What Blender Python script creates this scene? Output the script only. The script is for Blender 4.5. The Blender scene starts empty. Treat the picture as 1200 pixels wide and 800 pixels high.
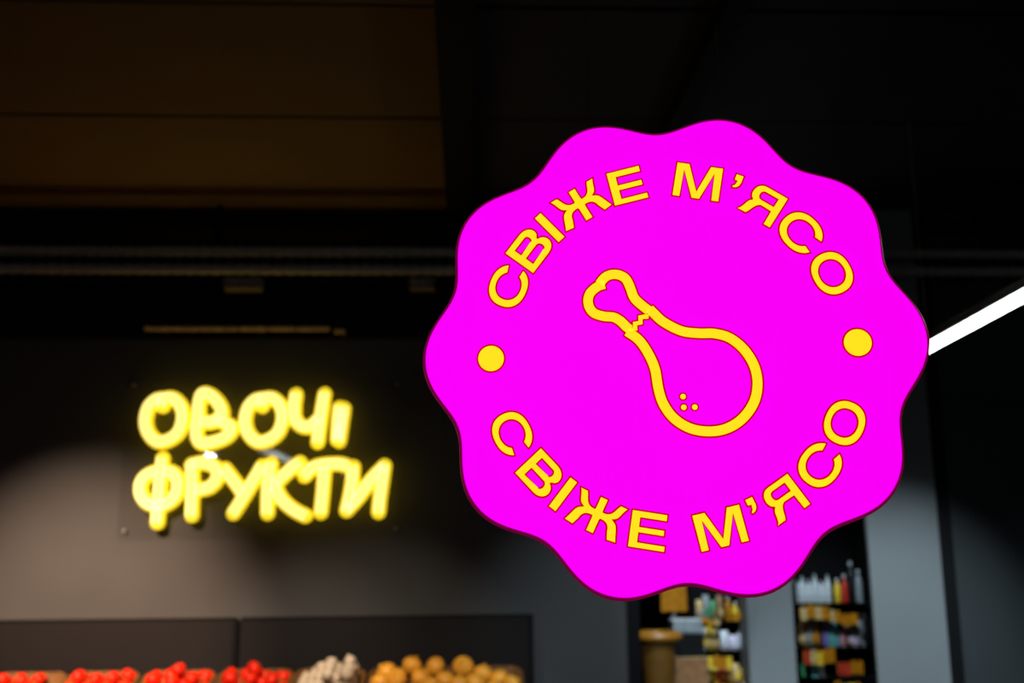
import bpy, bmesh, math, random
from mathutils import Vector, Matrix
from mathutils.geometry import tessellate_polygon
random.seed(4)
PI = math.pi
S = bpy.context.scene
COL = S.collection
# ------------------------------------------------------------ camera
R_ = Vector((0.999008, -0.043698, -0.008566)); U_ = Vector((6.2e-05, -0.191001, 0.98159)); F_ = Vector((0.04453, 0.980617, 0.190809))
EYE = Vector((0, 0, 1.6))
cd = bpy.data.cameras.new('camera'); cam = bpy.data.objects.new('camera', cd); COL.objects.link(cam)
cd.sensor_width = 36; cd.lens = 36; cd.clip_start = .05
cam.matrix_world = Matrix.Translation(EYE) @ Matrix((R_, U_, -F_)).transposed().to_4x4()
cd.dof.use_dof = True; cd.dof.focus_distance = 1.88; cd.dof.aperture_fstop = 2.3
S.camera = cam
# ------------------------------------------------------------ world, exposure
w = bpy.data.worlds.new('world'); S.world = w; w.use_nodes = True
w.node_tree.nodes['Background'].inputs[0].default_value = (.5, .55, .65, 1)
w.node_tree.nodes['Background'].inputs[1].default_value = .0
S.view_settings.view_transform = 'Standard'; S.view_settings.look = 'None'
S.view_settings.exposure = 0; S.view_settings.gamma = 1; S.view_settings.use_curve_mapping = False
# ------------------------------------------------------------ ceiling spotlights (lamps)
def spot(loc, aim, power, angle, blend, col, size=.04):
    l = bpy.data.lights.new('spot', 'SPOT'); l.energy = power; l.spot_size = math.radians(angle); l.spot_blend = blend
    l.color = col; l.shadow_soft_size = size
    o = bpy.data.objects.new('spot', l); COL.objects.link(o); o.location = loc
    o.rotation_euler = (Vector(aim) - Vector(loc)).to_track_quat('-Z', 'Y').to_euler()
    return o
WARM = (1, .80, .62); COOL = (.72, .90, 1)
SPOTS = [((-2.6, 3.3, 3.6), (-2.45, 7.0, .89), 2300, 34, 1., (1, .69, .49)),
         ((-1.0, 3.2, 3.6), (-1.2, 7.0, .20), 520, 29, 1., (1, .78, .62)),
         ((1.0, 3.2, 3.6), (1.0, 7.0, .45), 450, 34, 1., (.72, .88, 1)),
         ((2.5, 2.9, 3.6), (2.72, 6.5, .70), 1000, 30, .9, COOL),
         ((1.7, 5.9, 3.6), (2.2, 8.3, .6), 480, 56, .7, COOL),
         ((3.6, 3.0, 3.6), (3.7, 6.6, .3), 60, 34, 1., COOL),
         ((-.9, 3.0, 3.6), (-.7, 6.4, .62), 380, 34, .8, (1, .84, .66))]
for a in SPOTS: spot(*a)

# ------------------------------------------------------------ helpers
def at(px, py, Y=None, z=None):
    d = R_ * ((px - 600) / 1200) - U_ * ((py - 400) / 1200) + F_
    t = Y / d.y if Y is not None else (z - 1.6) / d.z
    return EYE + d * t

def mat(name, col, rough=.6, metal=0., emit=None, es=1., noise=0., nscale=20., bump=0., spec=None):
    m = bpy.data.materials.new(name); m.use_nodes = True
    nt = m.node_tree; b = nt.nodes['Principled BSDF']
    b.inputs['Base Color'].default_value = (*col, 1); b.inputs['Roughness'].default_value = rough; b.inputs['Metallic'].default_value = metal
    if spec is not None: b.inputs['Specular IOR Level'].default_value = spec
    if emit:
        b.inputs['Emission Color'].default_value = (*emit, 1); b.inputs['Emission Strength'].default_value = es
    if noise or bump:
        tc = nt.nodes.new('ShaderNodeTexCoord'); n = nt.nodes.new('ShaderNodeTexNoise'); n.inputs['Scale'].default_value = nscale
        n.inputs['Detail'].default_value = 4
        nt.links.new(tc.outputs['Object'], n.inputs['Vector'])
        if noise:
            r = nt.nodes.new('ShaderNodeValToRGB')
            r.color_ramp.elements[0].position = .3; r.color_ramp.elements[1].position = .7
            r.color_ramp.elements[0].color = (*[c * (1 - noise) for c in col], 1); r.color_ramp.elements[1].color = (*[min(1, c * (1 + noise)) for c in col], 1)
            nt.links.new(n.outputs['Fac'], r.inputs[0]); nt.links.new(r.outputs[0], b.inputs['Base Color'])
        if bump:
            bp = nt.nodes.new('ShaderNodeBump'); bp.inputs['Strength'].default_value = bump; bp.inputs['Distance'].default_value = .01
            nt.links.new(n.outputs['Fac'], bp.inputs['Height']); nt.links.new(bp.outputs[0], b.inputs['Normal'])
    return m

def obj(name, bm, m, parent=None, smooth=False, loc=None):
    me = bpy.data.meshes.new(name); bmesh.ops.recalc_face_normals(bm, faces=bm.faces); bm.to_mesh(me); bm.free()
    if smooth:
        for p in me.polygons: p.use_smooth = True
    me.materials.append(m)
    o = bpy.data.objects.new(name, me); COL.objects.link(o)
    if loc is not None: o.location = loc
    if parent: o.parent = parent
    return o
def tag(o, label, cat, group=None, kind=None):
    if kind: o['kind'] = kind
    if label: o['label'] = label
    if cat: o['category'] = cat
    if group: o['group'] = group
    return o
def empty(name, loc=(0, 0, 0), label=None, cat=None, group=None):
    o = bpy.data.objects.new(name, None); COL.objects.link(o); o.location = loc; o.empty_display_size = .1
    return tag(o, label, cat, group)
def struct(name, bm, m, label=None, **k):
    o = obj(name, bm, m, **k); o['kind'] = 'structure'
    if label: o['label'] = label
    return o
def box(bm, a, b, bev=0.):
    a = Vector(a); b = Vector(b)
    r = bmesh.ops.create_cube(bm, size=1, matrix=Matrix.Translation((a + b) / 2) @ Matrix.Diagonal((*[abs(q) for q in (b - a)], 1)))
    if bev:
        es = {e for v in r['verts'] for e in v.link_edges}
        bmesh.ops.bevel(bm, geom=list(es), offset=bev, segments=2, affect='EDGES', profile=.6)
    return bm
def BX(a, b, bev=0.): return box(bmesh.new(), a, b, bev)
def catmull(pts, n=8, closed=False):
    P = [Vector(p) for p in pts]; out = []; N = len(P)
    rng = range(N if closed else N - 1)
    for i in rng:
        g = lambda k: P[k % N] if closed else P[max(0, min(N - 1, k))]
        p0, p1, p2, p3 = g(i - 1), g(i), g(i + 1), g(i + 2)
        for j in range(n):
            t = j / n
            out.append(.5 * ((2 * p1) + (p2 - p0) * t + (2 * p0 - 5 * p1 + 4 * p2 - p3) * t * t + (3 * p1 - p0 - 3 * p2 + p3) * t ** 3))
    if not closed: out.append(P[-1].copy())
    return out
def tube(bm, pts, r, seg=10, caps=True, closed=False, rf=None):
    """round tube with hemispherical ends along 3-D points"""
    P = [Vector(p) for p in pts]; N = len(P); rings = []
    spec = []
    if caps and not closed:
        d0 = (P[1] - P[0]).normalized(); d1 = (P[-1] - P[-2]).normalized()
        for a in (80, 50, 25): spec.append((P[0] - d0 * r * math.sin(math.radians(a)), d0, r * math.cos(math.radians(a))))
    for i in range(N):
        if closed: d = (P[(i + 1) % N] - P[i - 1])
        else: d = P[min(N - 1, i + 1)] - P[max(0, i - 1)]
        spec.append((P[i], d.normalized(), r if rf is None else rf(i)))
    if caps and not closed:
        for a in (25, 50, 80): spec.append((P[-1] + d1 * r * math.sin(math.radians(a)), d1, r * math.cos(math.radians(a))))
    up = None
    for c, d, rr in spec:
        if up is None:
            up = Vector((0, 1, 0)) if abs(d.y) < .9 else Vector((1, 0, 0))
        x = d.cross(up).normalized(); up = x.cross(d).normalized()
        rings.append([bm.verts.new(c + (x * math.cos(2 * PI * k / seg) + up * math.sin(2 * PI * k / seg)) * rr) for k in range(seg)])
    M = len(rings)
    for i in range(M if closed else M - 1):
        A, B = rings[i], rings[(i + 1) % M]
        for k in range(seg): bm.faces.new((A[k], A[(k + 1) % seg], B[(k + 1) % seg], B[k]))
    if not closed: bm.faces.new(rings[0]); bm.faces.new(rings[-1])
    return bm
def lathe(bm, prof, seg=16, c=(0, 0, 0), sx=1, sy=1):
    c = Vector(c); rings = []
    for r, z in prof:
        rings.append([bm.verts.new(c + Vector((max(r, 1e-4) * sx * math.cos(2 * PI * k / seg), max(r, 1e-4) * sy * math.sin(2 * PI * k / seg), z))) for k in range(seg)])
    for A, B in zip(rings, rings[1:]):
        for k in range(seg): bm.faces.new((A[k], A[(k + 1) % seg], B[(k + 1) % seg], B[k]))
    bm.faces.new(rings[0]); bm.faces.new(rings[-1])
    return bm
def area(p): return sum(p[i][0] * p[(i + 1) % len(p)][1] - p[(i + 1) % len(p)][0] * p[i][1] for i in range(len(p))) / 2
def inset(loop, d, hole=False):
    """move a loop inwards by d (holes grow)"""
    L = [Vector((p[0], p[1])) for p in loop]
    if (area(L) > 0) == hole: L.reverse()
    out = []; n = len(L)
    for i in range(n):
        a = (L[i] - L[i - 1]); b = (L[(i + 1) % n] - L[i])
        if a.length < 1e-9 or b.length < 1e-9: out.append(L[i]); continue
        a.normalize(); b.normalize()
        na = Vector((-a.y, a.x)); nb = Vector((-b.y, b.x)); m = na + nb
        if m.length < 1e-3: out.append(L[i] + na * d); continue
        m.normalize(); out.append(L[i] + m * min(d / max(.35, m.dot(na)), d * 2.5))
    return out
def prism(bm, loops, z0, z1, X=lambda p, z: Vector((p[0], p[1], z))):
    """flat plate with holes between heights z0 and z1"""
    poly = [[Vector((p[0], p[1], 0)) for p in l] for l in loops]
    tris = tessellate_polygon(poly)
    flat = [p for l in poly for p in l]
    lo = [bm.verts.new(X(p, z0)) for p in flat]; hi = [bm.verts.new(X(p, z1)) for p in flat]
    for t in tris:
        for vs in (lo, hi):
            try: bm.faces.new([vs[i] for i in t])
            except ValueError: pass
    k = 0
    for l in poly:
        n = len(l)
        for i in range(n):
            a, b = k + i, k + (i + 1) % n
            bm.faces.new((lo[a], lo[b], hi[b], hi[a]))
        k += n
    return bm

# ------------------------------------------------------------ materials
M = {}
M['wall'] = mat('painted_plaster', (.058, .056, .054), .8, noise=.05, nscale=3, bump=.05)
M['wall_dark'] = mat('dark_grey_panel', (.018, .022, .024), .6, noise=.05, nscale=3)
M['black'] = mat('black_paint', (.003, .003, .0035), .6, spec=.15)
M['ceiling'] = mat('ceiling_neon_lit', (.15, .085, .02), .85, noise=.12, nscale=1.5)  # brown of the neon glow on the left ceiling, put into the colour
M['ceiling_unlit'] = mat('ceiling_unlit_tone', (.012, .011, .018), .85, noise=.12, nscale=1.5)  # same ceiling away from the neon, its lack of light painted in
M['beam'] = mat('beam_black', (.002, .002, .002), .7, spec=.1)
M['floor'] = mat('floor_tile', (.025, .025, .028), .35, noise=.1, nscale=2)
M['conduit'] = mat('foil_duct', (.28, .26, .24), .55, noise=.2, nscale=30)
M['steel'] = mat('grey_metal', (.4, .4, .4), .4, .6)
M['column'] = mat('column_paint', (.15, .16, .165), .7, noise=.04, nscale=3)
M['board'] = mat('charcoal_backboard', (.0075, .0062, .006), .6, spec=.2, noise=.08, nscale=4)
M['lamp'] = mat('lamp_diffuser', (.9, .9, .9), .4, emit=(.86, .97, 1), es=9)
M['lamp_body'] = mat('lamp_housing', (.05, .05, .05), .5)
M['disc'] = mat('spot_lens', (.9, .9, .9), .4, emit=(1, 1, 1), es=150)
# magenta sign
M['face'] = mat('magenta_lit_acrylic', (.3, .0, .3), .5, emit=(.95, 0, .95), es=1, spec=.1)
M['lip'] = mat('magenta_edge', (.2, 0, .1), .5, emit=(.55, 0, .38), es=1, spec=.1)
M['lip2'] = mat('maroon_edge', (.15, 0, .03), .4, emit=(.12, 0, .03), es=1, spec=.3)
M['return'] = mat('maroon_side', (.2, 0, .04), .35, emit=(.23, 0, .03), es=1, spec=.3)
M['ink'] = mat('yellow_lit_letter', (.5, .4, .0), .5, emit=(1, .76, .014), es=1, spec=.1)
M['kerf'] = mat('red_letter_edge', (.4, .02, 0), .5, emit=(.50, .0, .0), es=1, spec=.1)
M['neon'] = mat('neon_yellow', (.6, .5, .05), .4, emit=(1.15, .80, .018), es=1.0)
M['neon_core'] = mat('neon_core', (.8, .8, .3), .4, emit=(1.5, 1.25, .5), es=1.0)

# ------------------------------------------------------------ room shell
CZ = 3.78
wy = 7.0
struct('floor', BX((-7, -9, -.1), (7, 13, 0)), M['floor'])
struct('ceiling', BX((-7, -9, CZ + .02), (7, 13, CZ + .1)), M['ceiling_unlit'])
xe = at(735, 750, wy).x
struct('wall_back', BX((-7, wy, 0), (xe, wy + .15, CZ)), M['wall'])
struct('wall_left', BX((-7.1, -9, 0), (-7, 13, CZ)), M['wall_dark'])
struct('wall_right', BX((7, -9, 0), (7.1, 13, CZ)), M['wall_dark'])
struct('wall_front', BX((-7, -9.1, 0), (7, -9, CZ)), M['wall_dark'])
struct('wall_far', BX((-7, 12.9, 0), (7, 13, CZ)), M['wall_dark'])
struct('trim_1', BX((xe, wy - .02, 0), (xe + .085, wy + .2, CZ)), M['black'], 'black jamb at the end of the grey back wall')
# columns and the panel on the right
c1a, c1b = at(877, 750, 7.9).x, at(932, 750, 7.9).x
struct('column', BX((c1a, 7.9, 0), (c1b, 8.15, CZ), .01), M['column'], 'narrow grey column between the two product shelves')
c2a, c2b = at(1022, 700, 6.5).x, at(1107, 700, 6.5).x
struct('column', BX((c2a, 6.5, 0), (c2b, 6.54, CZ), .006), M['column'], 'broad grey column to the right of the lit magenta sign')
struct('trim_2', BX((c2b, 6.52, 0), (c2b + .095, 6.64, CZ)), M['black'], 'black strip beside the broad grey column')
struct('wall_side', BX((c2b + .1, 6.56, 0), (7, 6.7, CZ)), M['wall_dark'], 'dark grey wall panel at the right edge')
# ceiling slabs with recessed joints, in the part the picture shows
ce = bpy.data.objects['ceiling']
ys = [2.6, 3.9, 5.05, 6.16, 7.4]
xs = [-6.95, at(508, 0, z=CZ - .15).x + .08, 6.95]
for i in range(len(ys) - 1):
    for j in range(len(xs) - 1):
        o = obj('ceiling_panel', BX((xs[j] + .01, ys[i] + .012, CZ - .012 + .004 * ((i + j) % 2)), (xs[j + 1] - .01, ys[i + 1] - .012, CZ + .03), .004), M['ceiling'] if j == 0 else M['ceiling_unlit'], ce)  # left panels coloured as neon-lit, right ones as unlit
# beams under the ceiling running towards the back wall
def beam(x0, x1, drop, name='trim_3', y0=1.2, y1=7.0, label=None, z1=None):
    return struct(name, BX((x0, y0, CZ - drop), (x1, y1, CZ - .01), .004), M['beam'], label)
b0 = at(523, 262, 6.9).x; b1 = at(544, 262, 6.9).x
struct('trim_3', BX((b0, 6.75, 3.0), (b1, 6.97, CZ - .01), .004), M['black'], 'black upright against the top of the back wall')
beam(at(508, 0, z=CZ - .15).x, at(508, 0, z=CZ - .15).x + .16, .15, 'trim_4', label='black ceiling beam running towards the back wall left of the magenta sign')
beam(at(885, 0, z=CZ - .1).x - .1, at(885, 0, z=CZ - .1).x, .1, 'trim_5', label='black ceiling beam running behind the top of the magenta sign')
struct('trim_6', BX((3.25, 5.9, 3.5), (3.45, 6.2, CZ - .01), .004), M['black'], 'black dropper under the ceiling at the right')
struct('trim_7', BX((-7, 6.55, 3.62), (7, 6.98, 3.70), .004), M['black'], 'black ledge where the back wall meets the ceiling')
# black band standing in for the unlit upper wall behind the ducts
struct('trim_8', BX((-7, 6.955, 2.98), (7, 7.0, 3.62)), M['black'], 'unlit upper band of the back wall, put in as black')

# ribbed ducts along the back wall
DY = 6.40
def duct(py, r, label):
    z = at(300, py, DY).z
    bm = bmesh.new(); n = 700; x0, x1 = -6.9, 6.9
    tube(bm, [(x0 + (x1 - x0) * i / n, DY, z) for i in range(n + 1)], r, 10, caps=False, rf=lambda i: r * (1 + .13 * math.sin(i * PI / 2)))
    t = empty('ribbed_duct', (0, DY, z), label, 'duct', 'ribbed ducts along the back wall')
    o = obj('hose', bm, M['conduit'], t, True); o.location = (0, -DY, -z)
    for x in (-5.2, -3.4, -1.6, .2, 2.0, 3.8, 5.6):
        obj('bracket', BX((x - .02, r * 1.16, -r * 1.2), (x + .02, r * 1.3, CZ - z - .02), .003), M['black'], t)
duct(294.5, .031, 'upper of two grey ribbed ducts running along the top of the back wall')
duct(315.5, .031, 'lower of two grey ribbed ducts running along the top of the back wall')
# small boxes below the ducts
for px0, px1, lab in ((264, 307, 'small brownish junction box under the ducts above the yellow neon word'), (480, 510, 'small grey junction box under the ducts near the magenta sign')):
    a = at(px0, 328, 6.9); b = at(px1, 340, 6.9)
    t = empty('junction_box', ((a.x + b.x) / 2, 6.9, b.z), lab, 'box')
    hw = (b.x - a.x) / 2
    obj('body', BX((-hw, -.05, 0), (hw, .055, a.z - b.z), .006), M['conduit'], t)
    obj('lid', BX((-hw * .92, -.058, .006), (hw * .92, -.05, a.z - b.z - .006), .003), M['conduit'], t)
# slotted rail above the neon word
ra, rb = at(170, 385, 6.7), at(404, 389, 6.7)
M['brass'] = mat('brass_rail', (.62, .42, .16), .45, .3, noise=.3, nscale=14)
t = empty('mounting_rail', ((ra.x + rb.x) / 2, 6.7, ra.z), 'thin brass-coloured rail above the yellow neon word', 'rail')
px = [(170, 200), (202, 232), (234, 262), (264, 278), (281, 312), (314, 346), (348, 386), (392, 404)]
for i, (p, q) in enumerate(px):
    x0 = at(p, 386, 6.7).x - t.location.x; x1 = at(q, 386, 6.7).x - t.location.x
    dz = -.018 if i == 7 else 0
    obj('rail_segment', BX((x0, -.02, -.012 + dz), (x1, .02, .012 + dz), .003), M['brass'], t)
for p in (186, 300, 398):
    x0 = at(p, 386, 6.7).x - t.location.x
    obj('bracket', BX((x0 - .01, .0, -.008), (x0 + .01, .3, .008)), M['black'], t)

# ------------------------------------------------------------ linear pendant lamps
def lamp(x, y0, y1, z, label):
    t = empty('linear_lamp', (x, (y0 + y1) / 2, z), label, 'lamp', 'linear pendant lamps')
    h = (y1 - y0) / 2
    obj('housing', BX((-.031, -h, .01), (.031, h, .055), .004), M['lamp_body'], t)
    bm = bmesh.new(); tube(bm, [(0, -h + .01, .0), (0, h - .01, .0)], .027, 12, caps=False); obj('diffuser', bm, M['lamp'], t, True)
    for s in (-1, 1):
        obj('end_cap', BX((-.032, s * h - .004, -.025), (.032, s * h + .004, .056)), M['lamp_body'], t)
        bm = bmesh.new(); tube(bm, [(0, s * h * .8, .05), (0, s * h * .8, CZ - z)], .0025, 6, caps=False); obj('suspension_wire', bm, M['steel'], t)
    return t
LZ = 2.55
pa = at(1200, 345, z=LZ); pb = at(1094, 403, z=LZ)
d = (pb - pa); ang = math.atan2(-d.x, d.y)
L0 = pa - d * 1.4; L1 = pa + d * 1.35
t = lamp((L0.x + L1.x) / 2, 0, (L1 - L0).length, LZ, 'bright white linear lamp hanging at the right of the magenta sign')
t.location = (L0 + L1) / 2; t.rotation_euler.z = ang
# its twins over the left aisle, seen only as reflections in the plate behind the neon word
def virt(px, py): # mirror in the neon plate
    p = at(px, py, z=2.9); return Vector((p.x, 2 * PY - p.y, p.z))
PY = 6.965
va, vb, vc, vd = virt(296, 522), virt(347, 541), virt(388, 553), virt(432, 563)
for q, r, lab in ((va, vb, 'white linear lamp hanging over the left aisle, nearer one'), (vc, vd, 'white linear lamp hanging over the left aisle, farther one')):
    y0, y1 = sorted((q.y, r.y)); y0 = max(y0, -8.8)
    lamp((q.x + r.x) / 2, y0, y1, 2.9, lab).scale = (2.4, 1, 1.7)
# spotlight heads under the ceiling
def spothead(loc, aim, label, lit, k=1.):
    t = empty('track_spotlight', loc, label, 'lamp', 'ceiling track spotlights')
    q = (Vector(aim) - Vector(loc)).to_track_quat('-Z', 'Y')
    bm = bmesh.new(); lathe(bm, [(.035, .14), (.05, .13), (.055, .0), (.05, .0), (.046, .03)], 20); o = obj('head', bm, M['lamp_body'], t, True); o.rotation_euler = q.to_euler(); o.scale = (k, k, k)
    if lit:
        bm = bmesh.new(); lathe(bm, [(.001, .012), (.045, .012), (.045, .016), (.001, .016)], 20); o = obj('lens', bm, M['disc'], t); o.rotation_euler = q.to_euler(); o.scale = (k, k, k)
    bm = bmesh.new(); tube(bm, [(0, 0, .1), (0, 0, CZ - loc[2])], .008, 8, caps=False); obj('stem', bm, M['lamp_body'], t)
    return t
for i, a in enumerate(SPOTS):
    v = (Vector(a[1]) - Vector(a[0])).normalized()
    spothead(tuple(Vector(a[0]) - v * .07), a[1], 'black track spotlight under the ceiling aimed at ' + ('the left end of the back wall', 'the middle of the back wall', 'the right end of the back wall', 'the broad grey column', 'the product shelves', 'the dark right wall', 'the vegetable baskets')[i], False)
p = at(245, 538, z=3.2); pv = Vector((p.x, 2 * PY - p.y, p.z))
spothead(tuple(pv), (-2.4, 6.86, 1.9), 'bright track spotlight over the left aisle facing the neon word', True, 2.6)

# ------------------------------------------------------------ magenta scalloped sign
SC = Vector((0.376449, 1.829678, 0.341261)) + EYE
su, sv, sn = Vector((0.99242, -0.121317, 0.019619)), Vector((-0.019342, 0.003462, 0.999807)), Vector((-0.121362, -0.992608, 0.001089))
sign = empty('round_sign', SC, 'large glowing magenta scalloped sign with yellow lettering and drumstick outline', 'sign')
sign.matrix_world = Matrix.Translation(SC) @ Matrix((su, sv, sn)).transposed().to_4x4()
def outline(off, n=360):
    o = []
    for i in range(n):
        th = 2 * PI * i / n
        r = .43798 + .019667 * math.cos(10 * th) + .00096 * math.sin(10 * th) - .00122 * math.cos(20 * th) - .00011 * math.sin(20 * th) + off
        o.append((r * math.cos(th), r * math.sin(th)))
    return o
def ring(prof, n=360):
    bm = bmesh.new(); rs = []
    for off, z in prof: rs.append([bm.verts.new((x, y, z)) for x, y in outline(off, n)])
    for A, B in zip(rs, rs[1:]):
        for k in range(n): bm.faces.new((A[k], A[(k + 1) % n], B[(k + 1) % n], B[k]))
    return bm, rs
bm, rs = ring([(-.0012, 0), (-.0012, -.004)]); bm.faces.new(rs[0]); obj('face', bm, M['face'], sign)
bm, rs = ring([(-.0012, 0), (.0002, -.0008)]); obj('inner_lip', bm, M['lip'], sign, True)
bm, rs = ring([(.0002, -.0008), (.0028, -.003), (.0054, -.0065), (.0066, -.012)]); o = obj('rounded_edge', bm, M['lip2'], sign, True)
bm, rs = ring([(.0066, -.012), (.0066, -.050)]); obj('side_band', bm, M['return'], sign, True)
bm, rs = ring([(.0066, -.050), (.002, -.053)]); bm.faces.new(rs[-1]); obj('back_panel', bm, M['lamp_body'], sign)
for px, py in ((690.5, 141), (847, 131)):
    d = R_ * ((px - 600) / 1200) - U_ * ((py - 400) / 1200) + F_
    tt = (SC - EYE).dot(sn) / d.dot(sn); p = EYE + d * tt
    loc = sign.matrix_world.inverted() @ p
    bm = bmesh.new(); tube(bm, [(loc.x, .40, -.02), (loc.x + (.012), 1.75, -.02)], .0009, 6, caps=False); obj('suspension_wire', bm, mat('wire', (.03, .03, .03), .5), sign)

# glyphs in cap-height units, origin at left end of the baseline
def arc(cx, cy, rx, ry, a0, a1, n=10, e=2.):
    o = []
    for i in range(n + 1):
        a = math.radians(a0 + (a1 - a0) * i / n); c, s = math.cos(a), math.sin(a)
        o.append((cx + rx * abs(c) ** (2 / e) * (1 if c >= 0 else -1), cy + ry * abs(s) ** (2 / e) * (1 if s >= 0 else -1)))
    return o
def bez(p0, p1, p2, p3, n=8):
    return [tuple((1 - t) ** 3 * Vector(p0) + 3 * t * (1 - t) ** 2 * Vector(p1) + 3 * t * t * (1 - t) * Vector(p2) + t ** 3 * Vector(p3)) for t in [i / n for i in range(n + 1)]]
G = {}
G['E'] = (1.0, [[(0, 0), (.99, 0), (.99, .19), (.27, .19), (.27, .40), (.93, .40), (.93, .59), (.27, .59), (.27, .79), (.96, .79), (.96, 1), (0, 1)]])
G['I'] = (.27, [[(0, 0), (.27, 0), (.27, 1), (0, 1)]])
half = [(.122, 0), (.122, .40)] + bez((.13, .425), (.30, .43), (.36, .36), (.385, .22), 6) + [(.475, 0), (.76, .035)] + bez((.75, .05), (.60, .42), (.62, .48), (.45, .56), 8)[1:] + \
    bez((.46, .565), (.62, .64), (.57, .80), (.715, 1), 8) + [(.465, 1)] + bez((.465, 1), (.36, .86), (.38, .64), (.13, .645), 8)[1:] + [(.122, .66), (.122, 1)]
G['ZH'] = (0, [half + [(-x, y) for x, y in reversed(half)]])
G['M'] = (1.3, [[(0, 0), (.24, 0), (.245, .74), (.53, 0), (.77, 0), (1.055, .74), (1.06, 0), (1.3, 0), (1.3, 1), (.93, 1), (.65, .28), (.37, 1), (0, 1)]])
G['ap'] = (.25, [[(0, 1), (.25, 1), (.25, .78), (.225, .67), (.15, .59), (.03, .555), (.0, .63), (.06, .68), (.085, .78), (0, .79)][::-1]])
G['YA'] = (.97, [[(0, 0), (.24, 0), (.25, .41), (.50, .42)] + bez((.54, .42), (.68, .38), (.70, .10), (.79, .03), 8) + [(1.05, .035)] + bez((1.06, .05), (.93, .18), (.97, .40), (.84, .47), 8) +
          bez((.84, .48), (1.02, .55), (.99, 1.0), (.66, 1.0), 12) + [(0, 1)],
          [(.25, .60), (.60, .60)] + bez((.62, .60), (.73, .60), (.73, .81), (.62, .81), 8) + [(.25, .81)]])
G['B'] = (1.04, [[(0, 0), (.72, 0)] + bez((.74, 0), (1.14, .02), (1.14, .44), (.89, .52), 12) + bez((.90, .54), (1.10, .62), (1.05, .98), (.68, 1), 12) + [(0, 1)],
         [(.255, .20), (.72, .20)] + bez((.72, .20), (.82, .22), (.82, .39), (.72, .41), 8) + [(.255, .41)],
         [(.255, .61), (.68, .61)] + bez((.68, .61), (.76, .62), (.76, .78), (.68, .79), 8) + [(.255, .79)]])
HW, HH, IW, IH = .605, .53, .365, .325
G['O'] = (1.2, [arc(HW, .5, HW, HH, 0, 360, 56, 2.25)[:-1], arc(HW, .5, IW, IH, 0, 360, 48, 2.1)[:-1]])
oc = [p for p in arc(HW, .5, HW, HH, 19, 341, 60, 2.25)]
ic = [p for p in arc(HW, .5, IW, IH, 27, 333, 50, 2.1)]
G['C'] = (1.2, [oc + ic[::-1]])
M_letters = []
def put_glyph(key, ang, base, cap, top=True):
    wdt, loops = G[key]; mid = wdt / 2; h = cap - base if top else base - cap
    a = math.radians(ang)
    if top: up = Vector((math.cos(a), math.sin(a))); rt = Vector((up.y, -up.x)); org = up * base; hh = h
    else: up = -Vector((math.cos(a), math.sin(a))); rt = Vector((up.y, -up.x)); org = -up * base; hh = h
    mir = -1 if key == 'YA' else 1
    def T(p): return org + rt * ((p[0] - mid) * hh * mir) + up * (p[1] * hh)
    L = [[T(p) for p in l] for l in loops]
    outer = [inset(l, -.0005, k > 0) for k, l in enumerate(L)]
    inner = [inset(l, .0019, k > 0) for k, l in enumerate(L)]
    o = obj('letter', prism(bmesh.new(), inner, .0002, .0016), M['ink'], sign)
    obj('letter_edge', prism(bmesh.new(), outer, .0001, .0009), M['kerf'], o)
for key, ang in (('C', 155.9), ('B', 141.3), ('I', 131.55), ('ZH', 118.6), ('E', 101.6), ('M', 78.2), ('ap', 65.9), ('YA', 55.2), ('C', 40.1), ('O', 23.5)):
    put_glyph(key, ang, .2910, .3600)
for key, ang in (('C', -154.3), ('B', -138.6), ('I', -129.25), ('ZH', -117.0), ('E', -100.5), ('M', -78.5), ('ap', -66.6), ('YA', -56.8), ('C', -41.6), ('O', -26.3)):
    put_glyph(key, ang, .3648, .2968, False)
def disc(x, y, r, name='dot'):
    c = arc(x, y, r, r, 0, 360, 40)[:-1]
    o = obj(name, prism(bmesh.new(), [inset(c, .0019)], .0002, .0016), M['ink'], sign)
    obj('letter_edge', prism(bmesh.new(), [inset(c, -.0005)], .0001, .0009), M['kerf'], o)
def sp(px, py): # picture point on the sign's face
    d = R_ * ((px - 600) / 1200) - U_ * ((py - 400) / 1200) + F_
    p = EYE + d * ((SC - EYE).dot(sn) / d.dot(sn)); q = sign.matrix_world.inverted() @ p
    return Vector((q.x, q.y))
for px, py, r in ((575.5, 420, .0258), (1005, 401.3, .0265)):
    q = sp(px, py); disc(q.x, q.y, r)
# drumstick outline
def cp(x, y): return sp(660 + x / 3.3346, 290 + y / 3.3333)
def strip(pts, wdt):
    n = len(pts); l = []; r = []
    for i in range(n):
        d = (pts[min(n - 1, i + 1)] - pts[max(0, i - 1)]).normalized(); nn = Vector((-d.y, d.x)) * wdt / 2
        l.append(pts[i] + nn); r.append(pts[i] - nn)
    return l + r[::-1]
def v2(l): return [Vector((p.x, p.y)) for p in l]
SW = .0213
flesh = v2(catmull([cp(*p) for p in [(334, 236), (352, 255), (392, 291), (462, 326), (530, 335), (590, 336), (650, 353), (705, 397), (745, 460), (759, 530), (746, 602), (702, 666), (640, 706), (570, 718), (497, 706), (434, 668), (392, 612), (372, 552), (358, 473), (330, 410), (294, 360), (246, 326)]], 6))
boneA = v2(catmull([cp(*p) for p in [(338, 249), (305, 224), (277, 196), (261, 155), (246, 125), (225, 110), (200, 105), (175, 110), (155, 125), (141, 145)]], 6))
boneB = v2(catmull([cp(*p) for p in [(166, 143), (140, 150), (118, 165), (103, 183), (97, 208), (103, 235), (122, 257), (160, 269), (195, 272), (222, 286), (245, 308), (262, 322)]], 6))
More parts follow.
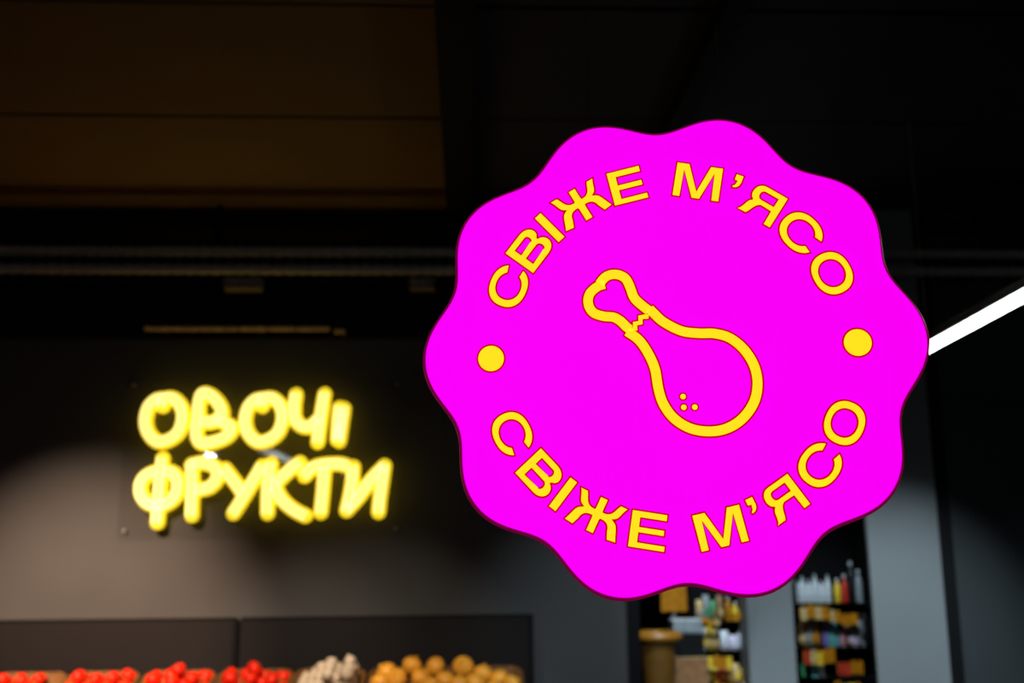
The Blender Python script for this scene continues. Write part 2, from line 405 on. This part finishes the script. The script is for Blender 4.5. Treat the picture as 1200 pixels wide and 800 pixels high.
zig = [cp(*p) for p in [(345, 262), (322, 254), (304, 262), (300, 264), (300, 264), (289, 263), (290, 284), (268, 288), (270, 306), (250, 316), (262, 334), (295, 326), (294, 308), (314, 303), (313, 283), (334, 282)]]
zig = [cp(*p) for p in [(340, 255), (316, 258), (289, 263), (290, 284), (268, 288), (269, 308), (245, 318), (258, 332), (294, 327), (293, 307), (314, 303), (314, 283), (336, 282)]]
em = empty('drumstick_emblem'); em.parent = sign
b1_, b2_ = bmesh.new(), bmesh.new()
for l in (strip(flesh, SW), strip(boneA, SW), strip(boneB, SW), zig):
    prism(b1_, [inset(l, .0019)], .0002, .0016); prism(b2_, [inset(l, -.0005)], .0001, .0009)
em_o = obj('yellow_outline', b1_, M['ink'], em); obj('red_edge', b2_, M['kerf'], em)
for x, y in ((468, 582), (471, 624), (514, 623)):
    q = cp(x, y); c = arc(q.x, q.y, .0065, .0065, 0, 360, 20)[:-1]
    obj('spice_dot', prism(bmesh.new(), [inset(c, .0014)], .0002, .0016), M['ink'], em)
    obj('spice_dot_edge', prism(bmesh.new(), [inset(c, -.0005)], .0001, .0009), M['kerf'], em)

# ------------------------------------------------------------ yellow neon words
NY = 6.915
def glass(name):
    m = bpy.data.materials.new(name); m.use_nodes = True; nt = m.node_tree; nt.nodes.clear()
    o = nt.nodes.new('ShaderNodeOutputMaterial'); mx = nt.nodes.new('ShaderNodeMixShader'); tr = nt.nodes.new('ShaderNodeBsdfTransparent'); g = nt.nodes.new('ShaderNodeBsdfGlossy'); fr = nt.nodes.new('ShaderNodeFresnel')
    fr.inputs[0].default_value = 1.5; g.inputs['Roughness'].default_value = .02; tr.inputs[0].default_value = (.97, .97, .97, 1)
    ge = nt.nodes.new('ShaderNodeNewGeometry'); mt = nt.nodes.new('ShaderNodeMath'); mt.operation = 'MULTIPLY'; iv = nt.nodes.new('ShaderNodeMath'); iv.operation = 'SUBTRACT'; iv.inputs[0].default_value = 1
    nt.links.new(ge.outputs['Backfacing'], iv.inputs[1]); nt.links.new(iv.outputs[0], mt.inputs[0]); nt.links.new(fr.outputs[0], mt.inputs[1])
    nt.links.new(mt.outputs[0], mx.inputs[0]); nt.links.new(tr.outputs[0], mx.inputs[1]); nt.links.new(g.outputs[0], mx.inputs[2]); nt.links.new(mx.outputs[0], o.inputs[0])
    return m
a = at(148, 442, PY); b = at(472, 628, PY)
neon = empty('neon_sign', ((a.x + b.x) / 2, PY, b.z), 'yellow handwritten two-line neon lettering on a clear plate on the back wall', 'sign')
o = obj('clear_plate', BX((a.x, PY, b.z), (b.x, PY + .008, a.z)), glass('clear_acrylic'), neon); o.location = -neon.location
for sx in (a.x + .05, b.x - .05):
    for sz in (a.z - .05, b.z + .05):
        bm = bmesh.new(); tube(bm, [(sx, PY - .006, sz), (sx, wy, sz)], .008, 10, caps=False); o = obj('standoff', bm, M['steel'], neon); o.location = -neon.location
def nat(x, y, Y=NY): return at(140 + x / 3.5235, 430 + y / 3.5235, Y)
def ell(cx, cy, rx, ry, a0, a1, n=14, dx=0): return [(cx + rx * math.cos(math.radians(a0 + (a1 - a0) * i / n)) + dx, cy - ry * math.sin(math.radians(a0 + (a1 - a0) * i / n))) for i in range(n + 1)]
O1 = [(180, 162), (186, 132), (225, 130), (257, 165), (264, 215), (246, 270), (205, 302), (160, 308), (124, 275), (110, 225), (122, 170), (150, 138), (178, 130)]
NEON = [
    ('O', [O1]),
    ('B', [[(330, 215), (330, 160), (345, 110), (383, 120), (418, 160), (425, 200), (385, 228), (340, 226)], [(400, 218), (462, 245), (452, 283), (400, 308), (343, 315), (322, 285), (324, 225)]]),
    ('O', [[(x + 411, y) for x, y in O1]]),
    ('CH', [[(730, 114), (724, 165), (728, 215), (755, 245), (790, 245), (824, 215)], [(848, 112), (838, 170), (828, 240), (819, 310)]]),
    ('I', [[(910, 168), (905, 225), (900, 300)], [(928, 172), (918, 240), (908, 305)]]),
    ('F', [[(180, 378), (172, 470), (165, 560), (158, 642)], [(185, 432), (222, 436), (244, 470), (240, 520), (210, 558), (165, 574), (120, 562), (92, 525), (92, 480), (115, 448), (150, 432)]]),
    ('R', [[(300, 402), (304, 480), (302, 550), (300, 612)], [(298, 405), (340, 395), (390, 408), (408, 435), (400, 470), (370, 498), (320, 508)]]),
    ('U', [[(436, 420), (475, 470), (510, 520)], [(590, 408), (560, 460), (515, 535), (472, 603)]]),
    ('K', [[(628, 397), (618, 460), (613, 530), (612, 603)], [(745, 394), (700, 430), (645, 482)], [(640, 480), (668, 540), (715, 585), (768, 614)]]),
    ('T', [[(765, 450), (800, 415), (850, 402), (910, 400), (940, 408)], [(848, 415), (842, 500), (832, 600)]]),
    ('Y', [[(966, 412), (962, 470), (950, 540), (938, 592)], [(938, 592), (985, 540), (1040, 465), (1095, 408)], [(1095, 408), (1085, 480), (1076, 540), (1070, 598)]])]
for key, strokes in NEON:
    bm = bmesh.new(); bc = bmesh.new()
    for s in strokes:
        q = [nat(x, y) for x, y in s]; c = catmull(q, 5)
        tube(bm, c, .0475, 12)
        c2 = [p + Vector((0, -.045, 0)) for p in c]
        for sgn in (-.5, .5):
            c3 = []
            for i, p in enumerate(c2):
                dd = (c2[min(len(c2) - 1, i + 1)] - c2[max(0, i - 1)]).normalized(); nn = Vector((dd.z, 0, -dd.x))
                c3.append(p + nn * sgn * .0375)
            tube(bc, c3, .0095, 8)
    o = obj('letter', bm, M['neon'], neon, True); o.location = -neon.location
    i_ = obj('light_core', bc, M['neon_core'], o, True)
    i_['label'] = 'paler bright lines along the yellow tube'

# ------------------------------------------------------------ produce stand
BOARD_Y = 6.8
bx0, bxm, bx1 = -6.0, at(279, 760, BOARD_Y).x, at(625, 724, BOARD_Y).x
bz = at(300, 723, BOARD_Y).z
for x0, x1, lab in ((bx0, bxm - .012, 'charcoal backboard left of the joint, behind the tomato baskets'), (bxm + .012, bx1, 'charcoal backboard right of the joint, behind the yellow onions')):
    t = empty('backboard', ((x0 + x1) / 2, BOARD_Y, 0), lab, 'board', 'backboards of the vegetable stand'); h = (x1 - x0) / 2
    obj('panel', BX((-h, 0, 0), (h, .03, bz), .004), M['board'], t)
    obj('top_edge', BX((-h, -.006, bz - .012), (h, 0, bz - .001)), M['black'], t)
    obj('side_edge', BX((h - .03, -.006, 0), (h, 0, bz - .014)), M['black'], t)
tag(obj('joint_batten', BX((bxm - .03, BOARD_Y + .031, 0), (bxm + .03, BOARD_Y + .06, bz - .02)), M['black']), 'black upright batten behind the joint of the two charcoal backboards', 'batten')
stand = empty('display_stand', (-1.6, 6.3, 0), 'dark sloping stand carrying the vegetable baskets below the neon word', 'stand')
bm = bmesh.new()
def slope(y): return .50 + (y - 6.0) * .36     # top surface height
SX0, SX1 = -3.9, bx1 - .05
vs = [bm.verts.new((x + 1.6, y - 6.3, z)) for x in (SX0, SX1) for y, z in ((5.98, slope(5.98) - .02), (6.78, slope(6.78) - .02), (6.78, slope(6.78) - .08), (5.98, slope(5.98) - .08))]
for f in ((0, 1, 2, 3), (4, 5, 6, 7), (0, 1, 5, 4), (1, 2, 6, 5), (2, 3, 7, 6), (3, 0, 4, 7)): bm.faces.new([vs[i] for i in f])
obj('tray', bm, M['board'], stand)
for x in (SX0 + .05, -1.7, SX1 - .1):
    for y in (6.05, 6.7):
        obj('leg', BX((x + 1.6, y - 6.3, 0), (x + 1.65, y - 6.25, slope(y) - .07)), M['black'], stand)
M['wicker'] = mat('wicker', (.15, .062, .009), .7, noise=.35, nscale=60, bump=.4)
def rrect(hx, hy, r, n=5):
    o = []
    for cx, cy, a0 in ((hx - r, hy - r, 0), (-hx + r, hy - r, 90), (-hx + r, -hy + r, 180), (hx - r, -hy + r, 270)):
        for i in range(n + 1):
            a = math.radians(a0 + 90 * i / n); o.append((cx + r * math.cos(a), cy + r * math.sin(a)))
    return o
TILT = math.atan(.36)
def basket(px0, px1, label, m='wicker', h=.12, pyb=783):
    # back rim of the basket at Y=6.62
    xa, xb = at(px0, pyb, 6.62).x, at(px1, pyb, 6.62).x; hx = (xb - xa) / 2; hy = .235
    cy = 6.40; zc = slope(cy)
    t = empty('wicker_basket', ((xa + xb) / 2, cy, zc), label, 'basket', 'wicker baskets on the vegetable stand'); t.rotation_euler.x = TILT
    bm = bmesh.new(); out = rrect(hx, hy, .08); n = len(out)
    levels = [(.84, 0), (.9, h * .33), (.95, h * .66), (1.0, h), (.93, h), (.91, h * .7), (.88, h * .62)]
    rs = [[bm.verts.new((x * s, y * s, z)) for x, y in out] for s, z in levels]
    for A, B in zip(rs, rs[1:]):
        for k in range(n): bm.faces.new((A[k], A[(k + 1) % n], B[(k + 1) % n], B[k]))
    bm.faces.new(rs[0]); bm.faces.new(rs[-1]); obj('body', bm, M[m], t, True)
    c = [(x * .97, y * .97, h) for x, y in rrect(hx, hy, .08, 8)]
    bm = bmesh.new(); tube(bm, c, .013, 8, closed=True, rf=lambda i: .013 * (1 + .15 * math.sin(i * 2.1))); obj('rim', bm, M[m], t, True)
    return t, hx, hy, h
def tomato_mesh(seed):
    r = random.Random(seed); bm = bmesh.new(); prof = []
    for i in range(13):
        a = -90 + 180 * i / 12; c, s = math.cos(math.radians(a)), math.sin(math.radians(a))
        z = s * .033 - (.010 * math.exp(-(c * 3.2) ** 2) if s > 0 else -.003 * math.exp(-(c * 3.2) ** 2)); prof.append((.039 * c, z))
    lathe(bm, prof, 16)
    for v in bm.verts:
        a = math.atan2(v.co.y, v.co.x); k = 1 + .03 * math.cos(5 * a + seed); v.co.x *= k; v.co.y *= k
    me = bpy.data.meshes.new('tomato'); bmesh.ops.recalc_face_normals(bm, faces=bm.faces); bm.to_mesh(me); bm.free()
    for p in me.polygons: p.use_smooth = True
    me.materials.append(M['tomato']); return me
def calyx_mesh():
    bm = bmesh.new(); c = bm.verts.new((0, 0, .027)); 
    for k in range(5):
        a = 2 * PI * k / 5; d = Vector((math.cos(a), math.sin(a), 0)); s = Vector((-d.y, d.x, 0))
        v = [bm.verts.new(Vector((0, 0, .026)) + s * .003), bm.verts.new(d * .011 + s * .003 + Vector((0, 0, .0305))), bm.verts.new(d * .021 + Vector((0, 0, .0325))), bm.verts.new(d * .011 - s * .003 + Vector((0, 0, .0305))), bm.verts.new(Vector((0, 0, .026)) - s * .003)]
        bm.faces.new(v)
    bm.verts.remove(c); tube(bm, [(0, 0, .024), (.002, 0, .036)], .0018, 6)
    me = bpy.data.meshes.new('calyx'); bm.to_mesh(me); bm.free(); me.materials.append(M['green']); return me
M['tomato'] = mat('tomato_skin', (.85, .017, .001), .4, spec=.3, noise=.15, nscale=8)
M['green'] = mat('leaf_green', (.05, .14, .02), .6)
M['garlic'] = mat('garlic_skin', (.62, .50, .36), .55, noise=.18, nscale=30, bump=.2)
M['onion'] = mat('onion_skin', (.85, .38, .03), .45, noise=.2, nscale=20)
toms = [tomato_mesh(i) for i in range(3)]; cal = calyx_mesh()
def pile(hx, hy, R, top, layers, seed, jit=.25):
    """positions of a heap inside a basket (basket coordinates), touching rather than overlapping"""
    r = random.Random(seed); P = []
    for L in range(layers):
        z = top + L * R * 1.45; sx = hx * .93 - R - L * R * .9; sy = hy * .92 - R - L * R * .9
        if sx < 0 or sy < 0: break
        nx = max(1, int(2 * sx / (2.06 * R)) + 1); ny = max(1, int(2 * sy / (2.06 * R)) + 1)
        for i in range(nx):
            for j in range(ny):
                x = -sx + 2 * sx * (i / (nx - 1) if nx > 1 else .5); y = -sy + 2 * sy * (j / (ny - 1) if ny > 1 else .5)
                if L and abs(x) > sx * .95 and abs(y) > sy * .95 and r.random() < .4: continue
                P.append((x + r.uniform(-1, 1) * R * jit * .2, y + r.uniform(-1, 1) * R * jit * .2, z + r.uniform(-1, 1) * R * jit))
    return P
def fill(t, P, meshes, name, label, cat, group, child=None, size=1.):
    bpy.context.view_layer.update(); mw = t.matrix_basis
    r = random.Random(len(P))
    first = None
    for i, p in enumerate(P):
        o = bpy.data.objects.new(name, meshes[i % len(meshes)]); COL.objects.link(o)
        o.location = mw @ Vector(p); o.rotation_euler = (r.uniform(-.7, .7) + .3, r.uniform(-.7, .7), r.uniform(0, 6)); s = size * r.uniform(.93, 1.04); o.scale = (s, s, s)
        tag(o, label, cat, group)
        if child:
            c = bpy.data.objects.new('calyx', child); COL.objects.link(c); c.parent = o
BASK = [(0, 86, 'leftmost wicker basket of tomatoes', 1, 'leftmost', 11), (88, 170, 'second wicker basket of tomatoes from the left', 1, 'second', 12), (176, 258, 'third wicker basket of tomatoes, heaped, left of the backboard joint', 2, 'third', 13), (262, 347, 'fourth wicker basket of tomatoes, heaped, right of the backboard joint', 2, 'fourth', 14)]
for x0, x1, lab, lay, nm, sd in BASK:
    t, hx, hy, h = basket(x0, x1, lab)
    P = pile(hx, hy, .045, h * .62 + .045, lay, sd)
    P = [p for p in P]
    if lay == 1: P = [p for p in P if not (p[0] > hx * .45 and p[1] > .02)] if nm == 'leftmost' else P
    fill(t, P, toms, 'tomato', 'glossy red tomato in the %s wicker basket from the left' % nm, 'tomato', 'tomatoes in the %s basket' % nm, cal, 1.2)
t, hx, hy, h = basket(349, 430, 'wicker basket of garlic between the tomatoes and the onions', pyb=790)
def garlic_mesh(seed):
    bm = bmesh.new(); lathe(bm, [(.004, -.026), (.016, -.025), (.028, -.012), (.031, 0), (.026, .014), (.014, .024), (.007, .030), (.004, .035), (.001, .036)], 20)
    for v in bm.verts:
        a = math.atan2(v.co.y, v.co.x); k = 1 + .07 * abs(math.cos(3.5 * a)); v.co.x *= k; v.co.y *= k
    me = bpy.data.meshes.new('garlic'); bmesh.ops.recalc_face_normals(bm, faces=bm.faces); bm.to_mesh(me); bm.free()
    for p in me.polygons: p.use_smooth = True
    me.materials.append(M['garlic']); return me
g0 = h * .62 + .03
P = []
for L in range(4):
    r_ = random.Random(40 + L); ex = hx * .86 - .036 - L * .03; ey = hy * .86 - .036 - L * .03
    if ex <= 0: break
    for i in range(5 - L):
        for j in range(6 - L):
            P.append((L * .026 - ex + 2 * ex * i / max(1, 4 - L) + r_.uniform(-.006, .006), -ey + 2 * ey * j / max(1, 5 - L) + r_.uniform(-.006, .006), g0 + L * .047 + r_.uniform(-.006, .006)))
P.append((.055, .08, g0 + .165))
P = [p for k, p in enumerate(P) if all((Vector(p) - Vector(q)).length > .054 for q in P[:k])]
fill(t, P, [garlic_mesh(0)], 'garlic_bulb', 'pale garlic bulb heaped beside the yellow onions', 'garlic', 'garlic bulbs in the basket', None, 1.12)
t, hx, hy, h = basket(434, 612, 'wide wicker basket of yellow onions at the right end of the stand', pyb=788)
def onion_mesh():
    bm = bmesh.new(); prof = [(.003, -.047), (.02, -.043)]
    for i in range(1, 12):
        a = -70 + 140 * i / 12; prof.append((.052 * math.cos(math.radians(a)), .045 * math.sin(math.radians(a))))
    prof += [(.012, .044), (.006, .048), (.004, .054), (.001, .055)]
    lathe(bm, prof, 20); me = bpy.data.meshes.new('onion'); bmesh.ops.recalc_face_normals(bm, faces=bm.faces); bm.to_mesh(me); bm.free()
    for p in me.polygons: p.use_smooth = True
    me.materials.append(M['onion']); return me
bpy.context.view_layer.update(); inv = t.matrix_basis.inverted()
P = [tuple(inv @ at(px, py, Y)) for px, py, Y in ((542.5, 781, 6.5), (483, 780, 6.5), (510, 781, 6.54), (453, 788, 6.5), (585, 796, 6.5), (446, 800, 6.38), (465, 795, 6.4), (494, 795, 6.4), (557, 800, 6.38), (521, 797, 6.42), (538, 803, 6.3), (566, 790, 6.5), (600, 803, 6.42), (578, 809, 6.36), (506, 806, 6.3))]
P += pile(hx, hy, .058, h * .62 + .06, 1, 31, .1)
keep = []
for p in P:
    if all((Vector(p) - Vector(q)).length > (.088 if len(keep) < 14 else .105) for q in keep): keep.append(p)
fill(t, keep, [onion_mesh()], 'yellow_onion', 'yellow onion heaped in the wide basket at the right end', 'onion', 'yellow onions in the basket', None, 1.22)

# ------------------------------------------------------------ product shelves behind
PAL = {'white': (.62, .66, .7), 'amber': (.46, .17, .003), 'red': (.5, .03, .02), 'yellow': (.75, .5, .03), 'teal': (.12, .38, .38), 'violet': (.2, .14, .45), 'pink': (.65, .3, .42), 'brown': (.25, .12, .05), 'green': (.04, .25, .1), 'tan': (.55, .38, .16), 'lilac': (.6, .52, .68), 'black': (.004, .004, .005), 'grey': (.25, .28, .3)}
for k, c in PAL.items(): M['p_' + k] = mat('packaging_' + k, c, .4, noise=.25, nscale=25)
def bottle(c, z, r, h, col, cap, label, group):
    t = empty('bottle', (c[0], c[1], z), label, 'bottle', group)
    bm = bmesh.new(); lathe(bm, [(r * .9, 0), (r, h * .03), (r, h * .62), (r * .75, h * .74), (r * .34, h * .82), (r * .32, h * .92)], 14); obj('body', bm, M['p_' + col], t, True)
    bm = bmesh.new(); lathe(bm, [(r * .42, h * .9), (r * .42, h * .995), (r * .3, h)], 12); obj('cap', bm, M['p_' + cap], t, True)
def pouch(c, z, wd, h, dp, col, col2, label, group):
    t = empty('packet', (c[0], c[1], z), label, 'packet', group)
    bm = bmesh.new(); rs = []
    for s, q, zz in ((1, 1, 0), (1.02, 1.05, h * .25), (1, .8, h * .6), (1, .3, h * .88), (1, .06, h)):
        rs.append([bm.verts.new((x * s, y * q, zz)) for x, y in rrect(wd / 2, dp / 2, dp * .3, 2)])
    n = len(rs[0])
    for A, B in zip(rs, rs[1:]):
        for k in range(n): bm.faces.new((A[k], A[(k + 1) % n], B[(k + 1) % n], B[k]))
    bm.faces.new(rs[0]); bm.faces.new(rs[-1]); obj('bag', bm, M['p_' + col], t, True)
    obj('panel', BX((-wd * .3, -dp * .56, h * .22), (wd * .3, -dp * .50, h * .5), .002), M['p_' + col2], t)
def carton(c, z, wd, h, dp, col, col2, label, group=None, name='carton'):
    t = empty(name, (c[0], c[1], z), label, 'box', group)
    obj('body', BX((-wd / 2, -dp / 2, 0), (wd / 2, dp / 2, h), .004), M['p_' + col], t)
    obj('flap', BX((-wd / 2 * .98, -dp / 2 * .98, h), (wd / 2 * .98, -.003, h + .004)), M['p_' + col2], t)
    obj('flap', BX((-wd / 2 * .98, .003, h), (wd / 2 * .98, dp / 2 * .98, h + .004)), M['p_' + col2], t)
def gondola(px0, px1, Y, rails, label, top):
    x0, x1 = at(px0, 750, Y).x, at(px1, 750, Y).x
    t = empty('shelf_unit', ((x0 + x1) / 2, Y + .2, 0), label, 'shelf'); hw = (x1 - x0) / 2; zt = at(px0, top, Y).z
    obj('back_panel', BX((-hw, .2, 0), (hw, .23, zt)), M['black'], t)
    for s in (-1, 1): obj('upright', BX((s * hw - .012, -.2, 0), (s * hw + .012, .2, zt)), M['black'], t)
    zs = []
    for py in rails:
        z = at((px0 + px1) / 2, py, Y).z; zs.append(z)
        s = obj('shelf', BX((-hw + .013, -.2, z - .03), (hw - .013, .199, z - .004)), M['black'], t)
    return t, x0, x1, zs, hw
# right-hand unit
GY = 8.6
t, x0, x1, zs, hw = gondola(928, 1026, GY, (706, 758, 793), 'tall black shelf unit of goods between the two grey columns', 600)
def rail(t, px0, px1, py0, py1, Y, col='amber'):
    a = at(px0, py0, Y); b = at(px1, py1, Y); loc = t.location
    o = obj('price_rail', BX((a.x - loc.x, Y - .222 - loc.y, b.z + .01), (b.x - loc.x, Y - .203 - loc.y, a.z - .02), .003), M['p_amber'], t)
    n = max(2, int((px1 - px0) / 7)); r = random.Random(int(px0 + py0)); w_ = (b.x - a.x) / n
    for i in range(n):
        c = r.choice(['amber', 'amber', 'amber', 'yellow', 'amber', 'red', 'tan']); dz = r.uniform(-.012, .02)
        x = a.x + w_ * i - loc.x
        obj('price_tag', BX((x + .004, Y - .232 - loc.y, b.z + dz * .8), (x + w_ - .004, Y - .224 - loc.y, a.z + dz - .01), .001), M['p_' + c], t)
for args in ((927, 961, 707, 723), (961, 974, 713, 727), (974, 994, 716, 730, ), (931, 968, 757, 774), (970, 1000, 770, 786), (966, 997, 794, 803)):
    rail(t, *args, GY)
def row(px0, px1, pyb, pyt, Y, kind, cols, label, group, n, dy=0):
    for i in range(n):
        p = at(px0 + (px1 - px0) * (i + .5) / n, pyb, Y); q = at(px0 + (px1 - px0) * (i + .5) / n, pyt, Y)
        wd = abs(at(px1, pyb, Y).x - at(px0, pyb, Y).x) / n * .92; h = (q.z - p.z) * (1 + .12 * math.sin(i * 2.7 + px0)); c = cols[i % len(cols)]
        z = p.z
        lab = label.replace('#', c) if isinstance(label, str) else label[i]
        if kind == 'bottle': bottle((p.x, Y + dy), z, wd / 2, h, c, 'white' if c != 'white' else 'grey', lab, group)
        elif kind == 'pouch': pouch((p.x, Y + dy), z, wd, h, .08, c, cols[(i + 1) % len(cols)], lab, group)
        else: carton((p.x, Y + dy), z, wd, h, .1, c, c, lab, group)
row(930, 975, 706, 676, GY - .1, 'bottle', ['white'], 'white bottle on the upper shelf between the columns', 'white bottles on the upper shelf', 6)
row(978, 995, 706, 675, GY - .1, 'bottle', ['yellow', 'red'], 'red or yellow bottle beside the white bottles on the upper shelf', 'red and yellow bottles on the upper shelf', 2)
row(978, 996, 716, 705.5, GY - .12, 'carton', ['pink', 'red'], ['pink little box under the yellow bottle', 'red little box under the red bottle'], 'little boxes on the upper shelf', 2) if False else None
row(995, 1012, 706, 662, GY - .02, 'bottle', ['black', 'grey'], ['black tall bottle at the end of the upper shelf', 'grey tall bottle at the end of the upper shelf'], 'tall bottles on the upper shelf', 2)
row(934, 962, 757.5, 728, GY - .1, 'pouch', ['brown', 'tan', 'grey', 'amber'], '# packet on the middle shelf between the columns', 'packets on the middle shelf', 4)
row(965, 984, 757.5, 727, GY - .1, 'bottle', ['violet', 'teal', 'teal'], '# bottle on the middle shelf between the columns', 'coloured bottles on the middle shelf', 3)
row(985, 1006, 757.5, 735, GY - .1, 'pouch', ['pink', 'brown', 'lilac'], '# packet at the right end of the middle shelf', 'small packets on the middle shelf', 3)
row(934, 965, 792.5, 777, GY - .1, 'carton', ['green', 'black', 'teal', 'white'], '# box on the lowest visible shelf between the columns', 'boxes on the lowest visible shelf', 4)
row(1001, 1019, 757.5, 722, GY - .1, 'pouch', ['black', 'grey', 'black'], ['black pouch at the right end of the middle shelf', 'grey pouch between two black pouches on the middle shelf', 'black pouch nearest the broad column on the middle shelf'], 'dark pouches on the middle shelf', 3)
# left-hand unit behind the sign's lower edge
HY = 8.3
t, x0, x1, zs, hw = gondola(812, 876, HY, (728, 762, 800), 'black shelf unit of groceries left of the narrow grey column', 640)
for args in ((814, 836, 721, 729), (850, 874, 716, 724), (820, 850, 763, 778), (828, 876, 796, 803)): rail(t, *args, HY)
row(816, 848, 727.5, 700, HY - .1, 'pouch', ['tan', 'grey', 'green', 'brown'], '# packet on the top visible shelf left of the narrow column', 'packets on the top visible shelf', 4)
row(850, 874, 727.5, 702, HY - .1, 'bottle', ['amber', 'yellow', 'amber'], 'orange-yellow bottle on the top visible shelf left of the narrow column', 'orange-yellow bottles on the top visible shelf', 3)
row(814, 842, 761.5, 734, HY - .1, 'pouch', ['tan', 'white', 'yellow', 'tan'], '# packet on the second visible shelf left of the narrow column', 'packets on the second visible shelf', 4)
row(844, 875, 761.5, 741, HY - .13, 'pouch', ['white', 'lilac', 'white'], '# puffed bag on the second visible shelf beside the narrow column', 'puffed bags on the second visible shelf', 3)
row(852, 875, 780, 764, HY - .24, 'pouch', ['lilac', 'white'], ['lilac bag hanging in front of the second shelf', 'white bag hanging in front of the second shelf'], 'bags hanging in front of the second shelf', 2) if False else None
row(818, 875, 799.5, 779, HY - .1, 'pouch', ['teal', 'green', 'yellow', 'red', 'amber', 'tan', 'yellow'], '# packet on the third visible shelf left of the narrow column', 'packets on the third visible shelf', 7)
# yellow placard, bucket, boxes
TY = 8.3
a = at(774, 686, TY); b = at(805, 716, TY)
t = empty('placard', ((a.x + b.x) / 2, TY, 0), 'plain amber placard on a post just under the magenta sign', 'sign')
obj('board', BX((a.x - t.location.x, -.01, b.z), (b.x - t.location.x, .01, a.z + .05), .003), M['p_amber'], t)
obj('post', BX((-.012, .011, 0), (.012, .03, b.z + .1)), M['steel'], t)
obj('foot', BX((-.12, -.1, 0), (.12, .12, .015), .003), M['steel'], t)
c = at(770, 742, 7.7); rr = at(794, 742, 7.7).x - c.x; zb = at(770, 798, 7.7).z
t = empty('bucket_display', (c.x, 7.7, 0), 'brown-orange tub with a thick rim left of the shelves', 'tub')
bm = bmesh.new(); lathe(bm, [(rr * .7, .3), (rr * .72, zb), (rr * .9, c.z - .04), (rr * .9, c.z), (rr * .8, c.z), (rr * .75, c.z - .1), (rr * .1, c.z - .12)], 24)
M['tub'] = mat('tub_brown', (.12, .05, .004), .5, noise=.2, nscale=10); M['tubrim'] = mat('tub_rim', (.28, .11, .008), .4)
obj('body', bm, M['tub'], t, True)
bm = bmesh.new(); tube(bm, [(rr * math.cos(2 * PI * i / 28), rr * .9 * math.sin(2 * PI * i / 28), c.z - .02) for i in range(28)], .035, 8, closed=True); obj('rim', bm, M['tubrim'], t, True)
obj('pedestal', BX((-rr * .6, -rr * .6, 0), (rr * .6, rr * .6, .3), .01), M['black'], t)
a = at(786, 769, 8.0); b = at(824, 800, 8.0)
bt = at(800, 740, 8.0).z
t = empty('side_table', ((a.x + b.x) / 2, 8.0, 0), 'low black plinth right of the brown-orange tub', 'plinth')
obj('top', BX((-.16, -.15, b.z - .1), (.16, .15, b.z - .06), .004), M['black'], t); obj('base', BX((-.14, -.13, 0), (.14, .13, b.z - .1)), M['black'], t)
zt = b.z - .06
carton(((a.x + b.x) / 2, 8.0), zt, .28, a.z - zt, .22, 'brown', 'tan', 'brown carton under the black box beside the tub')
z2 = a.z + .005
carton(((a.x + b.x) / 2 + .01, 8.0), z2, .22, bt - z2 - .01, .2, 'black', 'black', 'black box stacked on the brown carton')
z3 = bt
carton(((a.x + b.x) / 2, 8.0), z3, .22, at(800, 726, 8.0).z - z3, .18, 'grey', 'white', 'pale grey box on top of the black box')
